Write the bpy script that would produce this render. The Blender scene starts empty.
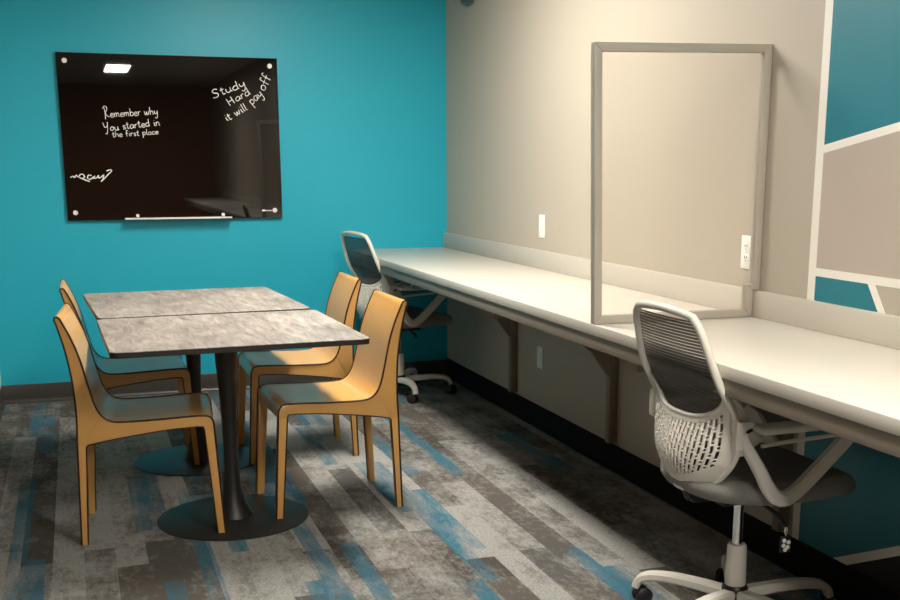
import bpy, bmesh, math, random
from mathutils import Vector, Matrix
R = math.radians
PI = math.pi
random.seed(7)
scene = bpy.context.scene
COL = scene.collection

# ------------------------------------------------------------------ camera, light, exposure
cam_data = bpy.data.cameras.new('camera')
cam = bpy.data.objects.new('camera', cam_data)
COL.objects.link(cam)
cam.location = (0, 0, 1.355)
YAW, PITCH = 0.335, -0.216
cam.rotation_euler = (PI / 2 + PITCH, 0, -YAW)
cam_data.sensor_width = 36
cam_data.lens = 1124.06 / 900 * 36
cam_data.shift_x = (450 - 473.1) / 900
cam_data.shift_y = (410.16 - 300) / 900
cam_data.clip_start = 0.02
scene.camera = cam

world = bpy.data.worlds.new('world')
scene.world = world
world.use_nodes = True
world.node_tree.nodes['Background'].inputs[0].default_value = (1.0, 0.95, 0.85, 1)
world.node_tree.nodes['Background'].inputs[1].default_value = 0.0

scene.view_settings.view_transform = 'Standard'
scene.view_settings.look = 'None'
scene.view_settings.exposure = 1.2
scene.view_settings.gamma = 1.0
scene.view_settings.use_curve_mapping = False

LAMP_COLOR = (1.0, 0.935, 0.835)
#          x     y    strength   (1 x 4 ft troffers, long side along the room)
LAMPS = [(1.12, 4.62, 36.0), (1.25, 1.35, 27.0), (0.63, -2.1, 60.0)]

XW, XL, YB, YF, ZC = 2.218, -0.476, 6.879, -6.0, 2.6
XO_, YP = -3.6, 5.6      # added outer left wall, unseen; white return wall's near end, shortened to cut bounce

# ------------------------------------------------------------------ materials
def principled(name, col, rough=0.5, spec=0.5, metal=0.0, coat=0.0, noise=None, bump=None):
    m = bpy.data.materials.new(name)
    m.use_nodes = True
    nt = m.node_tree
    b = nt.nodes['Principled BSDF']
    b.inputs['Base Color'].default_value = (*col, 1)
    b.inputs['Roughness'].default_value = rough
    b.inputs['Specular IOR Level'].default_value = spec
    b.inputs['Metallic'].default_value = metal
    b.inputs['Coat Weight'].default_value = coat
    if noise or bump:
        tc = nt.nodes.new('ShaderNodeTexCoord')
    if noise:
        scale, amt = noise
        n = nt.nodes.new('ShaderNodeTexNoise')
        n.inputs['Scale'].default_value = scale
        n.inputs['Detail'].default_value = 4
        nt.links.new(tc.outputs['Object'], n.inputs['Vector'])
        mx = nt.nodes.new('ShaderNodeMix')
        mx.data_type = 'RGBA'
        mx.inputs['A'].default_value = (*[c * (1 - amt) for c in col], 1)
        mx.inputs['B'].default_value = (*[min(1, c * (1 + amt)) for c in col], 1)
        nt.links.new(n.outputs['Fac'], mx.inputs['Factor'])
        nt.links.new(mx.outputs['Result'], b.inputs['Base Color'])
    if bump:
        scale, st = bump
        n2 = nt.nodes.new('ShaderNodeTexNoise')
        n2.inputs['Scale'].default_value = scale
        n2.inputs['Detail'].default_value = 3
        nt.links.new(tc.outputs['Object'], n2.inputs['Vector'])
        bp = nt.nodes.new('ShaderNodeBump')
        bp.inputs['Strength'].default_value = st
        bp.inputs['Distance'].default_value = 0.002
        nt.links.new(n2.outputs['Fac'], bp.inputs['Height'])
        nt.links.new(bp.outputs['Normal'], b.inputs['Normal'])
    return m

M = {}
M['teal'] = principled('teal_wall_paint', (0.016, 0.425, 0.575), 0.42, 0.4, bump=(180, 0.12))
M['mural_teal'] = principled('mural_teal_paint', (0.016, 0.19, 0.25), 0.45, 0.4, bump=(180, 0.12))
M['grey'] = principled('warm_grey_wall_paint', (0.455, 0.412, 0.342), 0.5, 0.35, bump=(180, 0.12))
M['mural_dark'] = principled('mural_charcoal_paint', (0.014, 0.011, 0.009), 0.5, 0.35)
M['mural_taupe'] = principled('mural_taupe_paint', (0.46, 0.40, 0.345), 0.5, 0.35, bump=(180, 0.12))
M['white_paint'] = principled('white_paint', (0.82, 0.80, 0.74), 0.5, 0.35)
M['ceiling'] = principled('ceiling_paint', (0.48, 0.47, 0.45), 0.9, 0.2)
M['rear'] = principled('brown_rear_paint', (0.34, 0.17, 0.095), 0.7, 0.3)
M['base'] = principled('charcoal_vinyl', (0.05, 0.046, 0.04), 0.35, 0.5)
M['base_shaded'] = principled('shaded_vinyl', (0.010, 0.009, 0.008), 0.75, 0.12)  # same baseboard vinyl, with the shade under the counter put into its colour
M['counter'] = principled('white_laminate', (0.63, 0.595, 0.53), 0.35, 0.5)
M['splash'] = principled('pale_greige_laminate', (0.55, 0.51, 0.445), 0.38, 0.5)
M['apron'] = principled('taupe_laminate', (0.29, 0.25, 0.195), 0.45, 0.4)
M['bracket'] = principled('taupe_powder_coat', (0.25, 0.21, 0.165), 0.5, 0.4)
M['divider'] = principled('satin_aluminium', (0.45, 0.41, 0.35), 0.42, 0.5, metal=0.2)
M['plastic_white'] = principled('white_plastic', (0.90, 0.89, 0.85), 0.35, 0.5)
M['slot_dark'] = principled('dark_slot', (0.02, 0.02, 0.02), 0.6)
M['chrome'] = principled('polished_steel', (0.8, 0.8, 0.8), 0.15, 0.5, metal=1.0)
M['chair_white'] = principled('chair_white_plastic', (0.70, 0.67, 0.60), 0.38, 0.5)
M['black_plastic'] = principled('black_plastic', (0.012, 0.012, 0.013), 0.4, 0.5)
M['grey_fabric'] = principled('grey_fabric', (0.23, 0.222, 0.205), 0.9, 0.2, noise=(160, 0.25), bump=(500, 0.4))
M['leather'] = principled('tan_saddle_leather', (0.68, 0.37, 0.112), 0.24, 0.55, noise=(9, 0.06), bump=(260, 0.08))
M['piping'] = principled('dark_brown_edge_paint', (0.045, 0.014, 0.006), 0.4, 0.4)
M['table_edge'] = principled('black_table_edge', (0.025, 0.02, 0.018), 0.4, 0.5)
M['table_base'] = principled('black_powder_coat', (0.013, 0.012, 0.012), 0.42, 0.5)
M['disc'] = principled('dark_base_disc', (0.028, 0.027, 0.026), 0.42, 0.25)
M['board'] = principled('black_glass', (0.004, 0.0025, 0.002), 0.015, 0.7)
M['board_edge'] = principled('glass_edge_green', (0.01, 0.07, 0.07), 0.2, 0.5)
M['ink'] = principled('white_marker_ink', (0.85, 0.85, 0.82), 0.6, 0.3)
M['sensor'] = principled('dark_sensor_plastic', (0.10, 0.09, 0.075), 0.4, 0.5)

# tabletop: weathered grey wood / stone print
def mat_tabletop():
    m = bpy.data.materials.new('weathered_grey_laminate')
    m.use_nodes = True
    nt = m.node_tree; N = nt.nodes; L = nt.links
    b = N['Principled BSDF']
    b.inputs['Roughness'].default_value = 0.42
    b.inputs['Specular IOR Level'].default_value = 0.4
    tc = N.new('ShaderNodeTexCoord')
    mp = N.new('ShaderNodeMapping')
    mp.inputs['Rotation'].default_value = (0, 0, R(-30))
    mp.inputs['Scale'].default_value = (14, 2.6, 1)
    L.new(tc.outputs['Object'], mp.inputs['Vector'])
    n1 = N.new('ShaderNodeTexNoise')
    n1.inputs['Scale'].default_value = 2.2; n1.inputs['Detail'].default_value = 8; n1.inputs['Roughness'].default_value = 0.65
    n1.inputs['Distortion'].default_value = 0.6
    L.new(mp.outputs['Vector'], n1.inputs['Vector'])
    cr = N.new('ShaderNodeValToRGB')
    e = cr.color_ramp.elements
    e[0].position = 0.28; e[0].color = (0.15, 0.12, 0.10, 1)
    e[1].position = 0.72; e[1].color = (0.56, 0.51, 0.46, 1)
    x = cr.color_ramp.elements.new(0.48); x.color = (0.33, 0.285, 0.25, 1)
    L.new(n1.outputs['Fac'], cr.inputs['Fac'])
    n2 = N.new('ShaderNodeTexNoise')
    n2.inputs['Scale'].default_value = 3.5; n2.inputs['Detail'].default_value = 5
    L.new(tc.outputs['Object'], n2.inputs['Vector'])
    mx = N.new('ShaderNodeMix'); mx.data_type = 'RGBA'; mx.blend_type = 'OVERLAY'
    mx.inputs['Factor'].default_value = 0.45
    L.new(cr.outputs['Color'], mx.inputs['A']); L.new(n2.outputs['Fac'], mx.inputs['B'])
    L.new(mx.outputs['Result'], b.inputs['Base Color'])
    return m
M['tabletop'] = mat_tabletop()

# carpet: planks running along Y, mottled grey / taupe with teal streaks
def mat_carpet():
    m = bpy.data.materials.new('striped_carpet_planks')
    m.use_nodes = True
    nt = m.node_tree; N = nt.nodes; L = nt.links
    b = N['Principled BSDF']
    b.inputs['Roughness'].default_value = 0.95
    b.inputs['Specular IOR Level'].default_value = 0.12
    tc = N.new('ShaderNodeTexCoord')
    sp = N.new('ShaderNodeSeparateXYZ')
    L.new(tc.outputs['Object'], sp.inputs[0])
    def mth(op, a, bb=None, clamp=False):
        n = N.new('ShaderNodeMath'); n.operation = op; n.use_clamp = clamp
        for i, v in enumerate((a, bb)):
            if v is None: continue
            if isinstance(v, (int, float)): n.inputs[i].default_value = v
            else: L.new(v, n.inputs[i])
        return n.outputs[0]
    def white(x, y):
        c = N.new('ShaderNodeCombineXYZ')
        for i, v in enumerate((x, y)):
            if isinstance(v, (int, float)): c.inputs[i].default_value = v
            else: L.new(v, c.inputs[i])
        w = N.new('ShaderNodeTexWhiteNoise'); w.noise_dimensions = '2D'
        L.new(c.outputs[0], w.inputs['Vector'])
        return w
    def cells(width, length, seed):
        xi = mth('FLOOR', mth('DIVIDE', mth('ADD', sp.outputs[0], 50 + seed * 0.037), width))
        off = white(xi, seed).outputs['Value']
        yi = mth('FLOOR', mth('ADD', mth('DIVIDE', mth('ADD', sp.outputs[1], 50), length), off))
        return white(mth('ADD', xi, seed * 13.7), yi)
    def noise(scale, sx, sy, detail=4, rough=0.6):
        mp = N.new('ShaderNodeMapping'); mp.inputs['Scale'].default_value = (sx, sy, 1)
        L.new(tc.outputs['Object'], mp.inputs['Vector'])
        n = N.new('ShaderNodeTexNoise'); n.inputs['Scale'].default_value = scale
        n.inputs['Detail'].default_value = detail; n.inputs['Roughness'].default_value = rough
        L.new(mp.outputs['Vector'], n.inputs['Vector'])
        return n.outputs['Fac']
    strip = cells(0.105, 0.92, 1).outputs['Value']
    strip2 = cells(0.25, 0.46, 3).outputs['Value']
    streak = cells(0.0625, 0.80, 5).outputs['Value']
    cloud = noise(4.5, 1.6, 0.9, 5, 0.6)
    mott = noise(26, 1.6, 0.8, 5, 0.75)
    fine = noise(110, 1, 1, 3, 0.7)
    def ramp(fac, *st):
        cr = N.new('ShaderNodeValToRGB'); el = cr.color_ramp.elements
        el[0].position, el[0].color = st[0][0], (*st[0][1], 1)
        el[1].position, el[1].color = st[-1][0], (*st[-1][1], 1)
        for p_, c_ in st[1:-1]:
            q = el.new(p_); q.color = (*c_, 1)
        L.new(fac, cr.inputs['Fac']); return cr.outputs['Color']
    def mix(f, A, B, mode='MIX'):
        mx = N.new('ShaderNodeMix'); mx.data_type = 'RGBA'; mx.blend_type = mode
        for k_, v in (('Factor', f), ('A', A), ('B', B)):
            if isinstance(v, (int, float)): mx.inputs[k_].default_value = v
            elif isinstance(v, tuple): mx.inputs[k_].default_value = (*v, 1)
            else: L.new(v, mx.inputs[k_])
        return mx.outputs['Result']
    # pale yarn, patchy: more of it in pale strips
    cover = mth('ADD', mth('MULTIPLY', mth('SUBTRACT', cloud, 0.5), 2.4), mth('MULTIPLY', mth('SUBTRACT', mott, 0.5), 2.2))
    cover = mth('ADD', cover, mth('ADD', mth('MULTIPLY', strip, 1.25), -0.12), True)
    taupe = ramp(strip2, (0.0, (0.078, 0.070, 0.060)), (0.5, (0.125, 0.110, 0.094)), (1.0, (0.105, 0.104, 0.100)))
    pale = ramp(fine, (0.3, (0.27, 0.265, 0.25)), (0.7, (0.44, 0.435, 0.415)))
    col = mix(cover, taupe, pale)
    # teal streaks with ragged ends
    tm = mth('MULTIPLY', mth('GREATER_THAN', streak, 0.76), mth('MULTIPLY', mth('SUBTRACT', noise(4, 3.0, 0.6, 3), 0.30), 3.2, True), True)
    tm = mth('MULTIPLY', tm, mth('ADD', mth('MULTIPLY', mth('SUBTRACT', mott, 0.5), 1.5), 0.9, True), True)
    tealc = ramp(fine, (0.3, (0.030, 0.125, 0.19)), (0.7, (0.055, 0.20, 0.28)))
    col = mix(tm, col, tealc)
    col = mix(0.35, col, ramp(fine, (0.25, (0.55, 0.55, 0.55)), (0.75, (1, 1, 1))), 'MULTIPLY')
    L.new(col, b.inputs['Base Color'])
    bp = N.new('ShaderNodeBump'); bp.inputs['Strength'].default_value = 0.35; bp.inputs['Distance'].default_value = 0.004
    L.new(noise(420, 1, 1, 2), bp.inputs['Height'])
    L.new(bp.outputs['Normal'], b.inputs['Normal'])
    return m
M['carpet'] = mat_carpet()

def mat_pane():
    m = bpy.data.materials.new('clear_acrylic')
    m.use_nodes = True
    nt = m.node_tree; N = nt.nodes; L = nt.links
    N.remove(N['Principled BSDF'])
    out = N['Material Output']
    tr = N.new('ShaderNodeBsdfTransparent'); tr.inputs[0].default_value = (0.965, 0.955, 0.945, 1)
    gl = N.new('ShaderNodeBsdfGlossy'); gl.inputs['Roughness'].default_value = 0.03
    fr = N.new('ShaderNodeFresnel'); fr.inputs[0].default_value = 1.18
    mx = N.new('ShaderNodeMixShader')
    L.new(fr.outputs[0], mx.inputs[0]); L.new(tr.outputs[0], mx.inputs[1]); L.new(gl.outputs[0], mx.inputs[2])
    L.new(mx.outputs[0], out.inputs[0])
    return m
M['pane'] = mat_pane()

def mat_mesh():
    m = bpy.data.materials.new('dark_chair_mesh')
    m.use_nodes = True
    nt = m.node_tree; N = nt.nodes; L = nt.links
    b = N['Principled BSDF']
    b.inputs['Base Color'].default_value = (0.060, 0.052, 0.043, 1)
    b.inputs['Roughness'].default_value = 0.65
    out = N['Material Output']
    tc = N.new('ShaderNodeTexCoord')
    w = N.new('ShaderNodeTexWave'); w.bands_direction = 'Z'
    w.inputs['Scale'].default_value = 34
    L.new(tc.outputs['Object'], w.inputs['Vector'])
    mr = N.new('ShaderNodeMapRange')
    mr.inputs['From Min'].default_value = 0.7; mr.inputs['From Max'].default_value = 0.95
    mr.inputs['To Min'].default_value = 0.06; mr.inputs['To Max'].default_value = 0.4
    L.new(w.outputs['Fac'], mr.inputs['Value'])
    tr = N.new('ShaderNodeBsdfTransparent')
    mx = N.new('ShaderNodeMixShader')
    L.new(mr.outputs[0], mx.inputs[0]); L.new(b.outputs[0], mx.inputs[1]); L.new(tr.outputs[0], mx.inputs[2])
    L.new(mx.outputs[0], out.inputs[0])
    return m
M['mesh'] = mat_mesh()

# ------------------------------------------------------------------ mesh helpers
class MB:
    """collects shapes, then links them as ONE mesh object"""
    def __init__(self):
        self.bm = bmesh.new(); self.mats = []; self.cur = 0
    def mat(self, m):
        if m not in self.mats: self.mats.append(m)
        self.cur = self.mats.index(m); return self
    def _add(self, verts, faces):
        vs = [self.bm.verts.new(v) for v in verts]
        for f in faces:
            try:
                fc = self.bm.faces.new([vs[i] for i in f]); fc.material_index = self.cur
            except ValueError: pass
        return vs
    def box(self, x0, x1, y0, y1, z0, z1, bev=0.0, seg=2):
        tmp = bmesh.new()
        v = [tmp.verts.new((x, y, z)) for x in (x0, x1) for y in (y0, y1) for z in (z0, z1)]
        for f in ((0, 1, 3, 2), (4, 6, 7, 5), (0, 4, 5, 1), (2, 3, 7, 6), (0, 2, 6, 4), (1, 5, 7, 3)):
            tmp.faces.new([v[i] for i in f])
        if bev > 0:
            bmesh.ops.bevel(tmp, geom=tmp.edges[:], offset=bev, segments=seg, profile=0.5, affect='EDGES')
        self._merge(tmp); return self
    def _merge(self, tmp):
        tmp.verts.index_update()
        self._add([v.co.copy() for v in tmp.verts], [[v.index for v in f.verts] for f in tmp.faces])
        tmp.free()
    def prism(self, pts, a, b, axis='y', bev=0.0):
        """polygon (two coords) extruded along axis from a to b"""
        def P(p, t):
            return {'y': (p[0], t, p[1]), 'z': (p[0], p[1], t), 'x': (t, p[0], p[1])}[axis]
        n = len(pts)
        tmp = bmesh.new()
        v = [tmp.verts.new(P(p, a)) for p in pts] + [tmp.verts.new(P(p, b)) for p in pts]
        tmp.faces.new(v[:n]); tmp.faces.new(v[n:][::-1])
        for i in range(n):
            j = (i + 1) % n
            tmp.faces.new((v[i], v[n + i], v[n + j], v[j]))
        if bev > 0:
            ed = [e for e in tmp.edges if abs(getattr(e.verts[0].co, axis) - getattr(e.verts[1].co, axis)) < 1e-6]
            bmesh.ops.bevel(tmp, geom=ed, offset=bev, segments=2, profile=0.5, affect='EDGES')
        self._merge(tmp); return self
    def tube(self, pts, r, n=8, closed=False, squash=None):
        """round tube along a polyline; r number or list; squash = (vector, factor)"""
        pts = [Vector(p) for p in pts]; k = len(pts)
        rs = r if isinstance(r, (list, tuple)) else [r] * k
        rings = []; up = None
        for i, p in enumerate(pts):
            a = pts[i - 1] if (i > 0 or closed) else p
            c = pts[(i + 1) % k] if (i < k - 1 or closed) else p
            d = (c - a).normalized()
            if up is None:
                up = Vector((0, 0, 1)) if abs(d.z) < 0.9 else Vector((1, 0, 0))
            s = d.cross(up)
            if s.length < 1e-5: s = d.cross(Vector((0, 1, 0)))
            s.normalize(); up = s.cross(d).normalized()
            ring = []
            for j in range(n):
                t = 2 * PI * j / n
                o = (s * math.cos(t) + up * math.sin(t)) * rs[i]
                if squash:
                    o = o - squash[0] * (o.dot(squash[0])) * (1 - squash[1])
                ring.append(p + o)
            rings.append(ring)
        verts = [q for ring in rings for q in ring]; faces = []
        for i in range(k if closed else k - 1):
            i2 = (i + 1) % k
            for j in range(n):
                j2 = (j + 1) % n
                faces.append((i * n + j, i * n + j2, i2 * n + j2, i2 * n + j))
        if not closed:
            faces.append(tuple(range(n))[::-1]); faces.append(tuple((k - 1) * n + j for j in range(n)))
        self._add(verts, faces); return self
    def sweep(self, pts, sect, up=(0, 0, 1)):
        """rectangular bar: sect = list of (width, height) per point"""
        pts = [Vector(p) for p in pts]; k = len(pts); up0 = Vector(up)
        verts = []; faces = []
        for i, p in enumerate(pts):
            a = pts[max(i - 1, 0)]; c = pts[min(i + 1, k - 1)]
            d = (c - a).normalized(); s = d.cross(up0).normalized(); u = s.cross(d).normalized()
            w, h = sect[i]; w /= 2; h /= 2; ch = min(w, h) * 0.45
            for (q, t) in ((-w + ch, -h), (w - ch, -h), (w, -h + ch), (w, h - ch), (w - ch, h), (-w + ch, h), (-w, h - ch), (-w, -h + ch)):
                verts.append(p + s * q + u * t)
        n = 8
        for i in range(k - 1):
            for j in range(n):
                j2 = (j + 1) % n
                faces.append((i * n + j, i * n + j2, (i + 1) * n + j2, (i + 1) * n + j))
        faces.append(tuple(range(n))[::-1]); faces.append(tuple((k - 1) * n + j for j in range(n)))
        self._add(verts, faces); return self
    def lathe(self, prof, center=(0, 0, 0), n=32, axis='z'):
        cx, cy, cz = center; k = len(prof); verts = []; faces = []
        for (r, h) in prof:
            r = max(r, 1e-5)
            for j in range(n):
                t = 2 * PI * j / n; a, b_ = r * math.cos(t), r * math.sin(t)
                verts.append({'z': (cx + a, cy + b_, cz + h), 'y': (cx + a, cy + h, cz + b_), 'x': (cx + h, cy + a, cz + b_)}[axis])
        for i in range(k - 1):
            for j in range(n):
                j2 = (j + 1) % n
                faces.append((i * n + j, i * n + j2, (i + 1) * n + j2, (i + 1) * n + j))
        faces.append(tuple(range(n))[::-1]); faces.append(tuple((k - 1) * n + j for j in range(n)))
        self._add(verts, faces); return self
    def build(self, name, m=None, parent=None, angle=38, recalc=True):
        bm = self.bm
        if recalc: bmesh.ops.recalc_face_normals(bm, faces=bm.faces[:])
        for f in bm.faces: f.smooth = True
        for e in bm.edges:
            if len(e.link_faces) == 2 and e.calc_face_angle(0) > R(angle): e.smooth = False
        me = bpy.data.meshes.new(name); bm.to_mesh(me); bm.free()
        for x in (self.mats or [m]): me.materials.append(x)
        o = bpy.data.objects.new(name, me); COL.objects.link(o)
        if parent: o.parent = parent
        return o

def empty(name, loc, rz=0.0):
    o = bpy.data.objects.new(name, None); COL.objects.link(o)
    o.location = loc; o.rotation_euler = (0, 0, rz); o.empty_display_size = 0.1
    return o

def tag(o, label, cat, group=None):
    o['label'] = label; o['category'] = cat
    if group: o['group'] = group
    return o

def struct(o):
    o['kind'] = 'structure'; return o

def children(o): return [c for c in bpy.data.objects if c.parent == o]

def copy_tree(o, parent=None):
    c = o.copy(); COL.objects.link(c)
    if parent: c.parent = parent
    for ch in children(o): copy_tree(ch, c)
    return c

def smooth(pts, n=6, closed=False):
    """Catmull-Rom"""
    P = [Vector(p) for p in pts]; k = len(P); out = []
    for i in range(k if closed else k - 1):
        if closed: a, b, c, d = P[i - 1], P[i], P[(i + 1) % k], P[(i + 2) % k]
        else: a, b, c, d = P[max(i - 1, 0)], P[i], P[i + 1], P[min(i + 2, k - 1)]
        for j in range(n):
            t = j / n
            out.append(0.5 * ((2 * b) + (c - a) * t + (2 * a - 5 * b + 4 * c - d) * t * t + (3 * b - a - 3 * c + d) * t ** 3))
    if not closed: out.append(P[-1])
    return out

# ------------------------------------------------------------------ room shell
struct(MB().box(XO_ - 0.12, XW + 0.12, YF - 0.12, YB + 0.12, -0.12, 0).build('floor', M['carpet']))
struct(MB().box(XO_ - 0.12, XW + 0.12, YF - 0.12, YB + 0.12, ZC, ZC + 0.1).build('ceiling', M['ceiling']))
struct(MB().box(XO_ - 0.12, XW + 0.12, YB, YB + 0.12, 0, ZC).build('wall_back', M['teal']))
struct(MB().box(XO_ - 0.12, XW + 0.12, YF - 0.12, YF, 0, ZC).build('wall_rear', M['rear']))
struct(MB().box(XL - 0.12, XL, YP, YB, 0, ZC).build('wall_left', M['white_paint']))
struct(MB().box(XO_ - 0.12, XO_, YF, YB, 0, ZC).build('wall_side_added', M['rear']))  # unseen wall, added far off and dark to weaken the bounce light

w = MB().mat(M['grey']).box(XW, XW + 0.12, YF, YB, 0, ZC)
# painted mural on the near half of the right wall: thin coats of paint, (y, z) outlines
e1, e2 = XW - 0.0008, XW + 0.01
def coat(mat, pts, lift=0.0):
    w.mat(M[mat]).prism(pts, e1 - lift, e2, 'x')
YS0, YS1 = 3.078, 3.040      # vertical white stripe
YE = 0.6
dg = lambda z0, y: z0 + (3.042 - y) * 0.1725
sl = lambda y0, z: y0 + (z - 1.007) * 0.70
coat('white_paint', [(YS0, 0), (YS1, 0), (YS1, ZC), (YS0, ZC)], 0.0006)
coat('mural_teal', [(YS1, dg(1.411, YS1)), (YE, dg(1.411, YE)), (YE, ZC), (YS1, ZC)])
coat('white_paint', [(YS1, dg(1.386, YS1)), (YE, dg(1.386, YE)), (YE, dg(1.411, YE)), (YS1, dg(1.411, YS1))], 0.0006)
coat('mural_taupe', [(YS1, 1.03), (YE, 1.03), (YE, dg(1.386, YE)), (YS1, dg(1.386, YS1))])
coat('white_paint', [(YS1, 1.004), (YE, 1.004), (YE, 1.03), (YS1, 1.03)], 0.0006)
lo = lambda y: 0.242 + (3.097 - 0.266 - y) * 0.475 - 0.113
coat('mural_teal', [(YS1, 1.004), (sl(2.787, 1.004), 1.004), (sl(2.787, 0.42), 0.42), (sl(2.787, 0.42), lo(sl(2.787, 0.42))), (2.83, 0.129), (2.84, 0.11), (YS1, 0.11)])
coat('white_paint', [(sl(2.787, 1.004), 1.004), (sl(2.755, 1.004), 1.004), (sl(2.755, 0.42), 0.42), (sl(2.787, 0.42), 0.42)], 0.0006)
coat('mural_dark', [(2.84, 0.11), (YE, 0.11), (YE, lo(YE)), (2.83, 0.129)], 0.0004)
coat('white_paint', [(2.86, 0.115), (2.79, 0.115), (2.0, 0.115 + 0.79 * 0.475), (2.0, 0.139 + 0.80 * 0.475)], 0.0009)
struct(w.build('wall_right'))

def baseboard(name, prof, a, b, axis, mat):
    return struct(MB().prism(prof, a, b, axis).build(name, M[mat]))
hb = 0.108
bb = [(0, 0), (0.016, 0), (0.0155, 0.004), (0.010, 0.009), (0.0065, 0.016), (0.005, 0.03), (0.005, hb - 0.004), (0.003, hb), (0, hb)]
baseboard('baseboard_back', [(YB - p[0], p[1]) for p in bb], XL, XW, 'x', 'base')
baseboard('baseboard_right', [(XW - p[0] * 1.2, p[1] * 1.09) for p in bb], YF, YB - 0.006, 'y', 'base_shaded')
baseboard('baseboard_left', [(XL + p[0], p[1]) for p in bb], YP, YB - 0.006, 'y', 'base')

# ------------------------------------------------------------------ ceiling lights
for i, (lx, ly, st) in enumerate(LAMPS):
    em = bpy.data.materials.new('lit_diffuser'); em.use_nodes = True
    b = em.node_tree.nodes['Principled BSDF']
    b.inputs['Base Color'].default_value = (0.8, 0.8, 0.8, 1)
    b.inputs['Emission Color'].default_value = (*LAMP_COLOR, 1)
    b.inputs['Emission Strength'].default_value = st
    t = empty('ceiling_light', (lx, ly, ZC))
    tag(t, ['long white ceiling light above the right side of the tables, above the frame',
            'long white ceiling light just in front of the camera, above the frame',
            'long white ceiling light behind the camera, mirrored in the black glass board'][i], 'ceiling light', 'long ceiling lights')
    f = MB()
    f.box(-0.17, -0.145, -0.61, 0.61, -0.05, 0, 0.003).box(0.145, 0.17, -0.61, 0.61, -0.05, 0, 0.003)
    f.box(-0.145, 0.145, -0.61, -0.59, -0.05, 0, 0.003).box(-0.145, 0.145, 0.59, 0.61, -0.05, 0, 0.003)
    f.build('frame', M['white_paint'], t)
    MB().box(-0.144, 0.144, -0.589, 0.589, -0.044, -0.02).build('diffuser', em, t)

# ------------------------------------------------------------------ counter
CZ = 0.835
XF = 1.587
ct = empty('wall_counter', (XF, 0, CZ))
tag(ct, 'long white laminate counter running along the grey wall', 'counter')
def loc_box(mb, x0, x1, y0, y1, z0, z1, bev=0.0): return mb.box(x0 - XF, x1 - XF, y0, y1, z0 - CZ, z1 - CZ, bev)
loc_box(MB(), XF, XW, -4.5, YB, CZ - 0.036, CZ, 0.002).build('worktop', M['counter'], ct)
loc_box(MB(), XW - 0.026, XW, -4.5, YB, CZ, 0.926, 0.002).build('backsplash', M['splash'], ct)
loc_box(MB(), XF + 0.006, XF + 0.036, -4.5, YB, 0.752, CZ - 0.036, 0.001).build('apron', M['apron'], ct)

brk = empty('counter_bracket', (XW, 5.655, 0.11))
def bpt(x, z): return (x - XW, z - 0.11)
MB().box(-0.042, 0, -0.019, 0.019, 0.02, 0.755 - 0.11, 0.003).build('post', M['bracket'], brk)
MB().box(XF + 0.04 - XW, -0.042, -0.019, 0.019, 0.715 - 0.11, 0.795 - 0.11, 0.003).build('arm', M['bracket'], brk)
MB().prism([bpt(XW - 0.041, 0.43), bpt(XW - 0.041, 0.716), bpt(XW - 0.36, 0.716), bpt(XW - 0.13, 0.55)], -0.015, 0.015, 'y').build('gusset', M['bracket'], brk)
bl = ['taupe steel bracket under the counter, farthest one, left of the low outlet plate',
      'taupe steel bracket under the middle of the counter, right of the low outlet plate',
      'taupe steel bracket behind the near task chair beside the white painted stripe']
for i, y in enumerate((5.65, 4.43, 3.12)):
    o = brk if i == 0 else copy_tree(brk)
    o.location = (XW, y, 0.11)
    tag(o, bl[i], 'bracket', 'counter support brackets')

# ------------------------------------------------------------------ clear desk divider
YD = 3.363
dv = empty('desk_divider', (1.60, YD, CZ))
tag(dv, 'tall clear divider screen with satin metal frame standing on the counter', 'divider')
x0, x1, x2 = 1.574, 2.188, 2.216
zt, zn = 1.737, 0.9275
fw = 0.028
def dloc(p): return (p[0] - 1.60, p[1] - CZ)
zl = 1.727; xb = 1.589; x0 = 1.568
outer = [(xb, CZ + 0.0005), (x0, zl), (x2, zt + 0.004), (x2, zn), (x1 + 0.002, zn), (x1 + 0.002, CZ + 0.0005)]
inner = [(xb + fw, CZ + fw), (x0 + fw, zl - fw), (x2 - fw, zt + 0.004 - fw), (x2 - fw, zn + fw * 0.0), (x1 - fw + 0.002, zn - 0.0), (x1 - fw + 0.002, CZ + fw)]
inner[3] = (x2 - fw, zn + 0.02); inner[4] = (x1 - fw + 0.002, zn + 0.02)
fm = MB()
for i in range(6):
    j = (i + 1) % 6
    fm.prism([dloc(outer[i]), dloc(outer[j]), dloc(inner[j]), dloc(inner[i])], -0.015, 0.015, 'y', bev=0.0025)
fm.build('frame', M['divider'], dv)
MB().prism([dloc(p) for p in inner], -0.003, 0.003, 'y').build('pane', M['pane'], dv)

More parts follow.
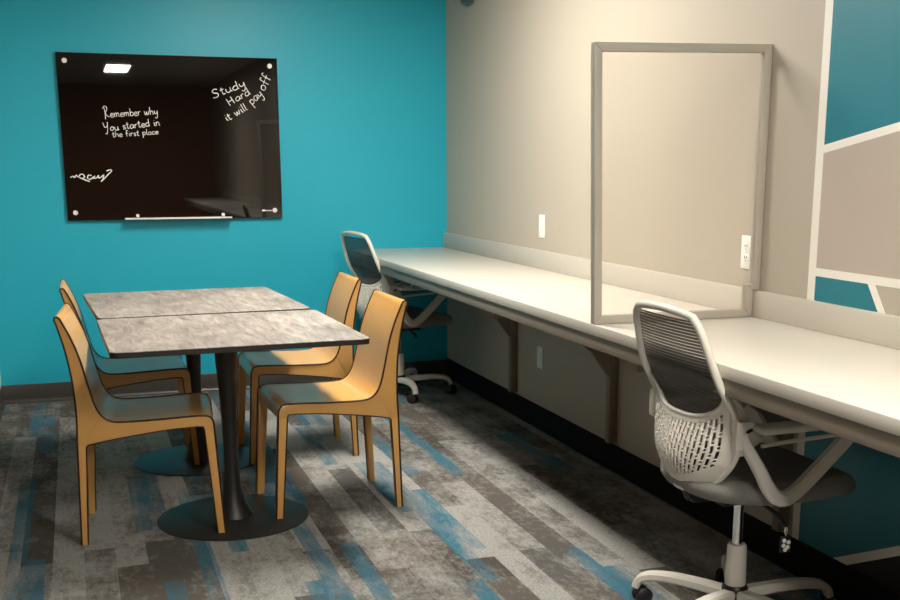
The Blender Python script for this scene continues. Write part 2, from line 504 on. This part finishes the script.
# ------------------------------------------------------------------ outlet plates
def outlet(name, y, z, kind, label, cat):
    t = empty(name, (XW, y, z)); tag(t, label, cat)
    MB().box(-0.006, 0, -0.036, 0.036, -0.058, 0.058, 0.003).build('cover_plate', M['plastic_white'], t)
    if kind == 'duplex':
        for s in (-1, 1):
            f = MB().lathe([(0.001, -0.0085), (0.0165, -0.0085), (0.0175, -0.0075), (0.0175, 0.0)], (0, 0, s * 0.02), 20, 'x').build('socket', M['plastic_white'], t)
            sm = MB()
            sm.box(-0.0092, -0.007, -0.0075, -0.0045, s * 0.02 - 0.002, s * 0.02 + 0.008)
            sm.box(-0.0092, -0.007, 0.0045, 0.0075, s * 0.02 - 0.002, s * 0.02 + 0.008)
            sm.lathe([(0.001, -0.0092), (0.0025, -0.0092), (0.0025, -0.007)], (0, 0, s * 0.02 - 0.008), 10, 'x')
            sm.build('slots', M['slot_dark'], f)
        MB().lathe([(0.001, -0.008), (0.003, -0.0075), (0.003, 0)], (0, 0, 0), 12, 'x').build('screw', M['chrome'], t)
    else:
        for s in (-1, 1):
            MB().lathe([(0.001, -0.008), (0.003, -0.0075), (0.003, 0)], (0, 0, s * 0.042), 12, 'x').build('screw', M['plastic_white'], t)
    return t
outlet('wall_plate', 5.307, 1.045, 'blank', 'blank white wall plate above the counter, left of the divider screen', 'wall plate')
outlet('power_outlet', 3.436, 1.05, 'duplex', 'white duplex power outlet seen through the divider screen at its right edge', 'outlet')
outlet('wall_plate', 5.31, 0.375, 'blank', 'white wall plate low on the wall under the counter, between two brackets', 'wall plate')

# small fixture cut by the top of the frame
sn = MB().box(-0.05, 0, -0.065, 0.065, 0, 0.16, 0.018, 3).build('wall_sensor', M['sensor'])
sn.location = (XW, 6.40, 2.245)
tag(sn, 'small dark fixture high on the grey wall near the teal corner', 'wall fixture')

# ------------------------------------------------------------------ black glass marker board
BX0, BX1, BZ0, BZ1 = -0.048, 1.171, 1.037, 1.955
BY = YB - 0.026                      # front face
bo = empty('glass_board', ((BX0 + BX1) / 2, YB - 0.001, (BZ0 + BZ1) / 2))
tag(bo, 'black glass marker board with white handwriting on the teal wall', 'marker board')
bxc, bzc = (BX0 + BX1) / 2, (BZ0 + BZ1) / 2
def bl_(x, z, y=BY): return Vector((x - bxc, y - YB, z - bzc))
hw, hh = (BX1 - BX0) / 2, (BZ1 - BZ0) / 2
pm = MB().mat(M['board_edge']).box(-hw, hw, -0.026, -0.020, -hh, hh)
pm.mat(M['board']).box(-hw + 0.002, hw - 0.002, -0.0263, -0.0245, -hh + 0.002, hh - 0.002)
pm.build('glass_panel', None, bo)
for sx in (-1, 1):
    for sz in (-1, 1):
        MB().lathe([(0.001, -0.034), (0.012, -0.034), (0.014, -0.032), (0.014, -0.027), (0.009, -0.026), (0.009, 0.0)], (sx * (hw - 0.045), 0, sz * (hh - 0.045)), 20, 'y').build('standoff', M['plastic_white'], bo)
# pen tray
tr = MB().box(0.262 - bxc, 0.865 - bxc, -0.085, -0.0265, BZ0 - bzc + 0.004, BZ0 - bzc + 0.010, 0.001)
tr.box(0.262 - bxc, 0.865 - bxc, -0.088, -0.083, BZ0 - bzc + 0.004, BZ0 - bzc + 0.014, 0.001)
tray = tr.build('pen_tray', M['plastic_white'], bo)
for xx in (0.335, 0.82):
    MB().lathe([(0.001, -0.040), (0.009, -0.040), (0.010, -0.038), (0.010, -0.0265)], (xx - bxc, 0, BZ0 - bzc + 0.024), 16, 'y').build('tray_clip', M['plastic_white'], tray)

# single-stroke hand lettering; unit x-height 1, ascender 2, descender -1
G = {
 'a': (0.95, [[(.85, .85), (.45, 1.0), (.08, .6), (.15, .1), (.5, .02), (.8, .45), (.85, .95)], [(.85, .95), (.85, .25), (1.0, .02)]]),
 'b': (0.9, [[(.1, 2.0), (.1, .05)], [(.1, .6), (.4, 1.0), (.8, .75), (.75, .2), (.4, 0), (.1, .15)]]),
 'c': (0.8, [[(.75, .85), (.4, 1.0), (.08, .6), (.15, .12), (.5, 0), (.8, .2)]]),
 'd': (0.95, [[(.8, .8), (.45, 1.0), (.08, .6), (.15, .1), (.5, 0), (.8, .3)], [(.82, 2.0), (.82, .3), (.95, .02)]]),
 'e': (0.85, [[(.1, .5), (.75, .6), (.65, .95), (.35, 1.0), (.08, .6), (.15, .12), (.5, 0), (.85, .2)]]),
 'f': (0.7, [[(.7, 1.8), (.45, 2.0), (.28, 1.6), (.28, -.1)], [(.0, .95), (.62, 1.0)]]),
 'h': (0.95, [[(.1, 2.0), (.1, 0)], [(.1, .55), (.45, 1.0), (.78, .75), (.8, .2), (.95, 0)]]),
 'i': (0.45, [[(.2, 1.0), (.2, .2), (.4, 0)], [(.22, 1.45), (.26, 1.55)]]),
 'l': (0.45, [[(.2, 2.0), (.18, .25), (.4, 0)]]),
 'm': (1.3, [[(.08, 1.0), (.1, 0)], [(.1, .6), (.35, 1.0), (.55, .75), (.57, 0)], [(.57, .6), (.85, 1.0), (1.08, .75), (1.1, .15), (1.25, 0)]]),
 'n': (0.95, [[(.1, 1.0), (.12, 0)], [(.12, .6), (.45, 1.0), (.75, .75), (.78, .15), (.95, 0)]]),
 'o': (0.9, [[(.45, 1.0), (.1, .65), (.15, .12), (.5, 0), (.82, .4), (.7, .9), (.45, 1.0)]]),
 'p': (0.9, [[(.1, 1.0), (.1, -1.0)], [(.1, .6), (.4, 1.0), (.8, .7), (.7, .15), (.35, 0), (.1, .2)]]),
 'r': (0.7, [[(.1, 1.0), (.12, 0)], [(.12, .55), (.35, .95), (.65, .95)]]),
 's': (0.75, [[(.65, .85), (.35, 1.0), (.12, .75), (.4, .5), (.66, .25), (.4, 0), (.05, .12)]]),
 't': (0.7, [[(.3, 1.7), (.28, .2), (.45, 0), (.65, .12)], [(.0, 1.15), (.6, 1.2)]]),
 'u': (0.95, [[(.1, 1.0), (.1, .3), (.35, 0), (.7, .25), (.78, 1.0)], [(.78, 1.0), (.78, .2), (.95, 0)]]),
 'w': (1.2, [[(.05, 1.0), (.2, .1), (.4, .05), (.58, .8), (.75, .05), (.95, .1), (1.12, 1.0)]]),
 'y': (0.95, [[(.1, 1.0), (.15, .4), (.4, .2), (.75, .5), (.8, 1.0)], [(.82, 1.0), (.75, -.4), (.45, -1.0), (.15, -.7)]]),
 'R': (1.3, [[(.2, 2.7), (.3, 1.2), (.2, -.4)], [(-.15, 2.3), (.2, 2.95), (.75, 2.8), (.85, 2.1), (.3, 1.3)], [(.3, 1.3), (.7, .5), (1.2, .1)]]),
 'Y': (1.2, [[(.0, 2.4), (.15, 1.3), (.55, 1.1), (.9, 1.6)], [(1.0, 2.5), (.85, .8), (.5, -.7), (.15, -.5)]]),
 'S': (1.15, [[(1.0, 1.75), (.6, 2.0), (.2, 1.7), (.4, 1.15), (.85, .8), (.8, .2), (.4, 0), (.0, .2)]]),
 'H': (1.25, [[(.1, 2.0), (.15, 0)], [(.95, 2.0), (1.0, 0)], [(.1, 1.0), (1.0, 1.1)]]),
 ' ': (0.7, []),
}
def px(x, y):
    """a point of the board's face, in metres, from its bearing at the viewpoint"""
    F, cx, cy = 1124.06, 473.1, 410.16
    f = Vector((math.sin(YAW) * math.cos(PITCH), math.cos(YAW) * math.cos(PITCH), math.sin(PITCH)))
    r = f.cross(Vector((0, 0, 1))).normalized(); u = r.cross(f)
    d = r * ((x - cx) / F) - u * ((y - cy) / F) + f
    t = BY / d.y
    return d.x * t, 1.355 + d.z * t
YN = Vector((0, 1, 0))
def write(mb, text, p0, p1, xh, r=0.0032, bend=0.0):
    """text on the board from p0 to p1 (pixels), x-height xh in metres"""
    a = Vector(px(*p0)); b = Vector(px(*p1)); d = b - a; L_ = d.length; d /= L_; n = Vector((-d.y, d.x))
    tot = sum(G[c][0] * 1.12 for c in text)
    sx = L_ / tot; cur = 0.0
    for c in text:
        adv, strokes = G[c]
        jit = random.uniform(-0.08, 0.08)
        for s in strokes:
            pts = []
            for q in smooth([(x_, y_, 0) for x_, y_ in s], 4):
                uu = (cur + q.x) * sx; vv = (q.y + jit) * xh + bend * math.sin(PI * uu / L_)
                p = a + d * uu + n * vv
                pts.append(bl_(p.x, p.y, BY - 0.0008))
            mb.tube(pts, r, 6, squash=(YN, 0.25))
        cur += adv * 1.12
h1 = MB()
write(h1, 'Remember why', (104.5, 117.6), (158.5, 114.0), 0.021, 0.0023)
write(h1, 'You started in', (104.5, 131.5), (160.5, 125.0), 0.020, 0.0023)
write(h1, 'the first place', (112.5, 137.2), (159, 134.0), 0.016, 0.0021)
n1 = h1.build('handwriting', M['ink'], bo); n1['label'] = 'three lines of white handwriting, Remember why You started in the first place'
h2 = MB()
write(h2, 'Study', (213.5, 98.5), (246.5, 85.5), 0.023, 0.0027)
write(h2, 'Hard', (229.5, 106), (251, 93.5), 0.021, 0.0027)
write(h2, 'it will', (227.0, 121.5), (248, 109), 0.022, 0.0025)
write(h2, 'pay', (252, 105), (263.5, 94.5), 0.026, 0.0025)
write(h2, 'off', (264.5, 91.5), (271.5, 77), 0.028, 0.0025)
n2 = h2.build('handwriting', M['ink'], bo); n2['label'] = 'slanted white handwriting, Study Hard it will pay off'
h3 = MB()
sg = [(70.5, 177.5), (73, 176), (74.5, 177.5), (76.5, 175), (78, 177), (80.5, 174.5), (83, 174.5), (84.5, 177), (81.5, 178.5), (79.5, 177.5), (85, 180), (90, 181.5)]
sg2 = [(91.5, 175.5), (88.5, 175.2), (87.5, 178), (90, 179.2), (93, 177.5), (95, 175.8), (93.5, 178.2), (96.5, 177.8), (98.5, 175.5), (98.8, 178), (101.5, 176.8), (103.5, 175), (103.2, 178.5), (101, 181.5), (104, 179), (108, 174.5), (111.5, 171), (110, 169.8), (106.5, 171)]
for s in (sg, sg2):
    pts = [bl_(*px(q.x, q.y), BY - 0.0008) for q in smooth([(x_, y_, 0) for x_, y_ in s], 4)]
    h3.tube(pts, 0.0036, 6, squash=(YN, 0.25))
n3 = h3.build('handwriting', M['ink'], bo); n3['label'] = 'white scribbled signature'
lg = MB()
for (a, b_, c, d) in ((262.2, 265.6, 209.6, 211.3), (266.2, 268.0, 210.0, 211.0), (268.5, 272.0, 210.1, 210.9)):
    ax, az = px(a, d); cx2, cz2 = px(b_, c)
    lg.box(ax - bxc, cx2 - bxc, -0.0272, -0.026, az - bzc, cz2 - bzc)
lg.build('maker_mark', M['ink'], bo)

# ------------------------------------------------------------------ tables
def rrect(w_, d_, r, n=6):
    pts = []
    for (cx, cy, a0) in ((w_ / 2 - r, d_ / 2 - r, 0), (-w_ / 2 + r, d_ / 2 - r, 90), (-w_ / 2 + r, -d_ / 2 + r, 180), (w_ / 2 - r, -d_ / 2 + r, 270)):
        for k in range(n + 1):
            t = R(a0 + 90 * k / n); pts.append((cx + r * math.cos(t), cy + r * math.sin(t)))
    return pts
def table(x, y, rz, w_, d_, cxy, label):
    t = empty('cafe_table', (x, y, 0), rz); tag(t, label, 'table', 'square cafe tables')
    tp = MB().mat(M['tabletop']).prism(rrect(w_ - 0.003, d_ - 0.003, 0.034), 0.748, 0.75, 'z')
    tp.build('tabletop', None, t)
    MB().prism(rrect(w_, d_, 0.035), 0.730, 0.748, 'z').build('edge_band', M['table_edge'], t)
    bx, by = cxy
    MB().lathe([(0.001, 0.730), (0.16, 0.730), (0.16, 0.716), (0.06, 0.712), (0.046, 0.70), (0.042, 0.62), (0.034, 0.50), (0.0285, 0.38), (0.027, 0.28), (0.029, 0.20), (0.036, 0.12), (0.05, 0.06), (0.068, 0.022), (0.074, 0.011), (0.001, 0.011)], (bx, by, 0), 32).build('column', M['table_base'], t)
    MB().lathe([(0.001, 0.011), (0.10, 0.0105), (0.283, 0.006), (0.29, 0.0035), (0.29, 0.0), (0.001, 0.0)], (bx, by, 0), 64).build('base_disc', M['disc'], t)
    return t
table(0.501, 4.262, 0.03, 0.885, 0.875, (0.0, 0.03), 'grey topped table nearest the camera, its right corner reaching toward the tan chair')
table(0.463, 5.205, 0.055, 0.872, 0.945, (0.0, 0.03), 'grey topped table closest to the teal wall, pushed against the nearer table')

# ------------------------------------------------------------------ tan leather chairs
HW = 0.211
def hwz(z): return HW - 0.011 * max(0.0, min(1.0, (z - 0.46) / 0.36))
XO = -0.245       # profile origin -> chair centre
outer_c = smooth([(0.012, 0.372, 0), (0.016, 0.48, 0), (0.011, 0.60, 0), (-0.006, 0.715, 0), (-0.03, 0.812, 0)], 5)
top_c = [(-0.0345, 0.822, 0), (-0.0325, 0.832, 0), (-0.024, 0.834, 0)]
inner_c = smooth([(-0.016, 0.828, 0), (0.015, 0.760, 0), (0.042, 0.68, 0), (0.062, 0.59, 0), (0.080, 0.52, 0), (0.098, 0.482, 0), (0.124, 0.460, 0), (0.165, 0.452, 0), (0.27, 0.453, 0), (0.38, 0.458, 0), (0.45, 0.460, 0)], 5)
front_c = smooth([(0.45, 0.460, 0), (0.474, 0.455, 0), (0.487, 0.436, 0), (0.490, 0.405, 0)], 4)
under_c = smooth([(0.452, 0.420, 0), (0.33, 0.413, 0), (0.20, 0.398, 0), (0.10, 0.383, 0), (0.042, 0.372, 0)], 4)
T2 = lambda L_: [(p[0] + XO, p[1]) for p in L_]
split = min(range(len(inner_c)), key=lambda i: abs(inner_c[i][0] - 0.098))
back_poly = T2(list(outer_c) + top_c + list(inner_c[:split + 1]) + [(0.042, 0.372, 0)])
seat_poly = T2(list(inner_c[split:]) + list(front_c[1:]) + [(0.4525, 0.405, 0)] + list(under_c))
LC = 'tan leather dining chair'
def make_chair():
    t = empty('dining_chair', (0, 0, 0))
    MB().prism(seat_poly, -HW, HW, 'y', bev=0.001).build('seat', M['leather'], t)
    bk = MB().prism(back_poly, -HW, HW, 'y', bev=0.001)
    for v in bk.bm.verts: v.co.y *= hwz(v.co.z) / HW
    bk.build('backrest', M['leather'], t)
    for s in (-1, 1):
        a, b = s * HW, s * (HW - 0.03)
        MB().prism(T2([(0.0, 0.0), (0.022, 0.0), (0.042, 0.374), (0.012, 0.374)]), min(a, b), max(a, b), 'y', bev=0.003).build('leg', M['leather'], t)
    for s in (-1, 1):
        a, b = s * HW, s * (HW - 0.032)
        MB().prism(T2([(0.484, 0.0), (0.513, 0.0), (0.490, 0.407), (0.4525, 0.407)]), min(a, b), max(a, b), 'y', bev=0.003).build('leg', M['leather'], t)
    for s in (-1, 1):
        m = MB()
        P3 = lambda L_: [(p[0] + XO, s * (hwz(p[1]) + 0.0006), p[1]) for p in L_]
        m.tube(P3([(0.001, 0.003)] + [(p[0], p[1]) for p in outer_c] + [(p[0], p[1]) for p in top_c] + [(p[0], p[1]) for p in inner_c] + [(p[0], p[1]) for p in front_c[1:]] + [(0.512, 0.003)]), 0.0036, 6)
        m.tube(P3([(0.0235, 0.003), (0.042, 0.366)] + [(p[0], p[1]) for p in list(under_c)[::-1][1:-1]] + [(0.4515, 0.417), (0.4545, 0.405), (0.485, 0.003)]), 0.0026, 6)
        m.build('piping', M['piping'], t)
    return t
ch = make_chair()
chairs = [(0.195, 4.320, -0.08, 'tan leather dining chair at the front left of the tables, nearest the camera'),
          (0.190, 5.315, 0.0, 'tan leather dining chair at the back left of the tables, mostly hidden behind another'),
          (0.909, 4.405, PI + 0.035, 'tan leather dining chair at the front right of the tables, its back fully visible'),
          (0.940, 5.265, PI, 'tan leather dining chair at the back right of the tables, beside the far task chair')]
for i, (x, y, rz, lab) in enumerate(chairs):
    o = ch if i == 0 else copy_tree(ch)
    o.location = (x, y, 0); o.rotation_euler.z = rz
    tag(o, lab, 'chair', 'tan leather chairs around the tables')

# ------------------------------------------------------------------ task chairs
def interp(tab, z):
    if z <= tab[0][0]: return tab[0][1]
    for (a, b), (c, d) in zip(tab, tab[1:]):
        if z <= c:
            return b + (d - b) * (z - a) / (c - a)
    return tab[-1][1]
def sinterp(tab, z, h=0.03):
    return sum(interp(tab, z + h * k / 4) for k in range(-4, 5)) / 9
# centre line x(z), half width w(z), wrap (how far the sides come forward) c(z)
CX = [(0.44, -0.200), (0.48, -0.228), (0.53, -0.250), (0.58, -0.248), (0.63, -0.230), (0.68, -0.210), (0.72, -0.212), (0.76, -0.231), (0.80, -0.245), (0.85, -0.259), (0.965, -0.293)]
CW = [(0.44, 0.04), (0.452, 0.080), (0.475, 0.122), (0.51, 0.164), (0.55, 0.198), (0.59, 0.218), (0.64, 0.220), (0.72, 0.213), (0.80, 0.203), (0.87, 0.190), (0.93, 0.174), (0.95, 0.160), (0.962, 0.135)]
CC = [(0.44, 0.02), (0.50, 0.07), (0.57, 0.092), (0.66, 0.052), (0.74, 0.022), (0.80, 0.015), (0.965, 0.012)]
ZB, ZT = 0.445, 0.962
def shell(s, z):
    w_ = sinterp(CW, z, 0.012)
    return Vector((sinterp(CX, z) + sinterp(CC, z) * abs(s) ** 2.2, w_ * s, z))
def win(s):      # lower edge of the mesh window
    return 0.664 + 0.085 * abs(s) ** 3
def make_task_chair():
    t = empty('task_chair', (0, 0, 0))
    # lattice lumbar panel
    NS, NZ = 100, 80
    grid = {}
    m = MB()
    def zrow(s, k): return ZB + (win(s) - ZB) * k / NZ
    cells = set()
    for i in range(NS):
        for k in range(NZ):
            s = (i + 0.5) / NS * 2 - 1
            hole = False
            col = i // 4; within = i % 4
            vv = (k + (6 if col % 2 else 0)) % 12
            if within in (1, 2) and 1 < col < NS // 4 - 2 and (vv < 7 or vv in (9, 10)):
                f = (k + 0.5) / NZ
                if 0.20 + 0.25 * abs(s) ** 2 < f < 0.92: hole = True
            if not hole: cells.add((i, k))
    vid = {}
    verts = []; faces = []
    def vtx(i, k):
        if (i, k) not in vid:
            s = i / NS * 2 - 1
            vid[(i, k)] = len(verts); verts.append(shell(s, zrow(s, k)))
        return vid[(i, k)]
    for (i, k) in sorted(cells):
        faces.append((vtx(i, k), vtx(i + 1, k), vtx(i + 1, k + 1), vtx(i, k + 1)))
    m._add(verts, faces)
    la = m.build('lumbar_lattice', M['chair_white'], t, recalc=False)
    so = la.modifiers.new('thickness', 'SOLIDIFY'); so.thickness = 0.006; so.offset = 0
    # mesh
    m = MB(); n1_, n2_ = 24, 24
    verts = []; faces = []
    for i in range(n1_ + 1):
        for k in range(n2_ + 1):
            s = (i / n1_ * 2 - 1) * 0.95
            z = win(s) - 0.006 + (ZT - 0.012 - win(s)) * k / n2_
            p = shell(s, z); p.x += 0.006; verts.append(p)
    for i in range(n1_):
        for k in range(n2_):
            a = i * (n2_ + 1) + k
            faces.append((a, a + n2_ + 1, a + n2_ + 2, a + 1))
    m._add(verts, faces)
    m.build('mesh_back', M['mesh'], t, recalc=False)
    # frame: rim round the whole back plus the window's lower lip
    m = MB()
    rim = []
    zs = [ZB + (0.955 - ZB) * k / 26 for k in range(27)]
    right = [shell(1, z) for z in zs]; left = [shell(-1, z) for z in zs]
    top = [shell(s, 0.958 + 0.010 * (1 - abs(s) ** 2)) for s in [1 - 2 * k / 10 for k in range(11)]]
    bot = [shell(s, ZB) for s in [-1 + 2 * k / 6 for k in range(1, 6)]]
    loop = right + top[1:-1] + left[::-1] + bot
    # rectangular-ish rim, deeper front to back where it meets the arms
    rr = []
    for p in loop:
        rr.append(0.0115 if p.z > 0.7 else 0.009)
    m.tube(loop, rr, 10, closed=True)
    for sd in (1, -1):
        pts = [shell(sd, z) + Vector((0.012, -0.002 * sd, 0)) for z in zs[7:16]]
        sect = [(0.018, 0.018 + 0.040 * max(0, 1 - abs(z - 0.66) / 0.10)) for z in zs[7:16]]
        m.sweep(pts, [(b_, a_) for a_, b_ in sect], up=(0, 1, 0))
    m.tube([shell(s, win(s)) for s in [-1 + 2 * k / 20 for k in range(21)]], 0.007, 8)
    m.build('back_frame', M['chair_white'], t)
    # arms
    for sd in (-1, 1):
        y = sd * 0.262
        a = MB()
        AX = 0.024
        P = lambda x, z, yy=y: Vector((x + AX, yy, z))
        v = smooth([P(-0.180, 0.652, sd * 0.222), P(-0.170, 0.610, sd * 0.238), P(-0.142, 0.548), P(-0.108, 0.492), P(-0.072, 0.462), P(-0.025, 0.476), P(0.05, 0.538), P(0.13, 0.610), P(0.18, 0.650)], 4)
        nn = len(v)
        a.sweep(v, [(0.026 + 0.016 * min(1, i / nn * 2), 0.030) if i < nn * 0.5 else (0.040, 0.034) for i in range(nn)], up=(0, 1, 0))
        # hub plate joining back frame to the arm
        yo = sd * 0.240
        a.prism([(q0 + AX, q1) for q0, q1 in [(-0.205, 0.604), (-0.165, 0.600), (-0.120, 0.622), (-0.120, 0.634), (-0.150, 0.640), (-0.150, 0.650), (-0.118, 0.657), (-0.120, 0.668), (-0.165, 0.680), (-0.205, 0.684)]], min(sd * 0.215, yo), max(sd * 0.215, yo), 'y', bev=0.004)
        arm = a.build('armrest', M['chair_white'], t)
        MB().box(-0.155 + AX, 0.22, y - 0.035, y + 0.035, 0.652, 0.672, 0.008, 3).build('arm_pad', M['chair_white'], arm)
        for (hx_, hz_) in ((-0.166 + AX, 0.655), (-0.172 + AX, 0.622)):
            hl = MB().prism([(hx_ + 0.011 * math.cos(q), hz_ + 0.0055 * math.sin(q) + 0.003 * math.cos(q)) for q in [2 * PI * k / 12 for k in range(12)]], min(yo - sd * 0.004, yo + sd * 0.0006), max(yo - sd * 0.004, yo + sd * 0.0006), 'y')
            hl.build('bracket_hole', M['slot_dark'], arm)
        MB().tube([P(-0.14, 0.616), P(-0.05, 0.622), P(0.13, 0.628)], 0.006, 8).build('tie_bar', M['chair_white'], arm)
        MB().tube([P(-0.09, 0.462), P(-0.05, 0.442, sd * 0.18), P(-0.03, 0.432, sd * 0.06)], 0.013, 8).build('arm_support', M['black_plastic'], arm)
    # seat cushion
    m = MB()
    n1_, n2_ = 28, 24; verts = []; faces = []
    def seat_pt(i, k, topside):
        # superellipse outline mapped radially
        th = 2 * PI * i / n1_; q = k / n2_
        ex = 0.6 if math.cos(th) > 0 else 0.82
        cxs = math.copysign(abs(math.cos(th)) ** ex, math.cos(th)); sns = math.copysign(abs(math.sin(th)) ** ex, math.sin(th))
        x_ = 0.040 + 0.262 * cxs; y_ = 0.245 * sns
        return x_, y_
    rings = [(0.0, 0.490), (0.55, 0.492), (0.85, 0.492), (0.95, 0.487), (1.0, 0.472), (0.995, 0.455), (0.95, 0.437), (0.86, 0.425), (0.7, 0.418), (0.0, 0.416)]
    for (q, z) in rings:
        for i in range(n1_):
            x_, y_ = seat_pt(i, 0, True)
            xx = 0.040 + (x_ - 0.040) * q; yy = y_ * q
            zz = z - 0.030 * max(0, (xx - 0.16) / 0.14) ** 2 + (0.008 * abs(yy / 0.245) ** 2 if z > 0.48 else 0)
            verts.append((xx, yy, zz))
    for r_ in range(len(rings) - 1):
        for i in range(n1_):
            j = (i + 1) % n1_
            faces.append((r_ * n1_ + i, r_ * n1_ + j, (r_ + 1) * n1_ + j, (r_ + 1) * n1_ + i))
    m._add(verts, faces)
    bmesh.ops.remove_doubles(m.bm, verts=m.bm.verts[:], dist=1e-4)
    m.build('seat', M['grey_fabric'], t, angle=80)
    # mechanism and column
    m = MB().box(-0.10, 0.12, -0.07, 0.07, 0.385, 0.422, 0.010)
    m.box(-0.175, -0.09, -0.03, 0.03, 0.395, 0.418, 0.006)
    m.tube([(-0.17, 0, 0.405), (-0.185, 0, 0.43), (-0.19, 0, 0.47)], 0.014, 8)
    m.build('tilt_mechanism', M['black_plastic'], t)
    MB().tube([(0.0, -0.06, 0.405), (-0.012, -0.17, 0.402), (-0.022, -0.245, 0.392), (-0.026, -0.268, 0.380)], [0.006, 0.006, 0.009, 0.006], 8).build('lever', M['black_plastic'], t)
    MB().lathe([(0.001, 0.24), (0.015, 0.24), (0.015, 0.39), (0.001, 0.39)], n=20).build('gas_lift', M['chrome'], t)
    MB().lathe([(0.001, 0.115), (0.030, 0.115), (0.0315, 0.12), (0.029, 0.236), (0.026, 0.243), (0.001, 0.243)], n=24).build('column_cover', M['chair_white'], t)
    # five-star base
    base = MB().lathe([(0.001, 0.055), (0.034, 0.055), (0.040, 0.065), (0.040, 0.105), (0.034, 0.116), (0.001, 0.116)], n=24).build('star_base', M['black_plastic'], t)
    for k in range(5):
        a = R(72 * k)
        u = Vector((math.cos(a), math.sin(a), 0))
        pts = smooth([u * 0.036 + Vector((0, 0, 0.088)), u * 0.12 + Vector((0, 0, 0.098)), u * 0.20 + Vector((0, 0, 0.103)), u * 0.265 + Vector((0, 0, 0.098)), u * 0.298 + Vector((0, 0, 0.082)), u * 0.310 + Vector((0, 0, 0.055))], 4)
        n = len(pts)
        MB().sweep(pts, [(0.046 - 0.018 * i / n, 0.034 - 0.012 * i / n) for i in range(n)]).build('base_leg', M['chair_white'], base)
        c = MB(); ca = a + 0.7 + k * 1.3
        h = Vector((math.cos(ca), math.sin(ca), 0)); sd = Vector((-h.y, h.x, 0))
        ce = u * 0.305 - h * 0.018 + Vector((0, 0, 0.0275))
        for q in (-1, 1):
            p0 = ce + sd * (q * 0.006); p1 = ce + sd * (q * 0.024)
            c.tube([p0, p0 + (p1 - p0) * 0.15, p0 + (p1 - p0) * 0.8, p1], [0.0268, 0.0275, 0.0275, 0.022], 20)
        c.tube([ce - sd * 0.02, ce + sd * 0.02], 0.006, 8)
        c.tube([u * 0.308 + Vector((0, 0, 0.062)), u * 0.305 + Vector((0, 0, 0.040)), ce + Vector((0, 0, 0.012))], [0.008, 0.011, 0.012], 10)
        c.build('caster', M['black_plastic'], base)
    return t, base
tc_, base0 = make_task_chair()
tc_.location = (1.800, 2.765, 0); tc_.rotation_euler.z = R(1); base0.rotation_euler.z = R(134)
tag(tc_, 'white task chair with perforated back nearest the camera, rolled under the counter', 'office chair', 'white mesh back task chairs')
t2 = copy_tree(tc_)
t2.location = (1.765, 6.42, 0); t2.rotation_euler.z = R(12)
for c in children(t2):
    if c.name.startswith('star_base'): c.rotation_euler.z = R(272 - 12)
tag(t2, 'white task chair in the far corner by the teal wall, behind the tan chairs', 'office chair', 'white mesh back task chairs')

# tag hanging from the near chair's lever
c7, s7 = math.cos(R(1)), math.sin(R(1))
lx, ly = -0.026, -0.268
hx, hy = 1.800 + lx * c7 - ly * s7, 2.765 + lx * s7 + ly * c7
ht = empty('hang_tag', (hx, hy, 0.380)); tag(ht, 'small silver and black tag hanging under the seat of the near task chair', 'tag')
MB().tube([(0.002, 0, 0.002), (0.004, 0, -0.012), (0, 0, -0.026), (-0.004, 0, -0.012), (-0.002, 0, 0.002)], 0.0016, 6).build('loop', M['chrome'], ht)
MB().box(-0.017, 0.017, -0.004, 0.004, -0.072, -0.024, 0.004).build('plate', M['black_plastic'], ht)
m = MB()
for (a, b) in ((-0.006, -0.036), (0.006, -0.042), (-0.007, -0.05), (0.004, -0.056), (-0.002, -0.063)):
    m.lathe([(0.001, -0.0075), (0.0055, -0.0065), (0.0065, -0.003)], (a * 1.2, 0, b), 12, 'y')
m.build('studs', M['plastic_white'], ht)
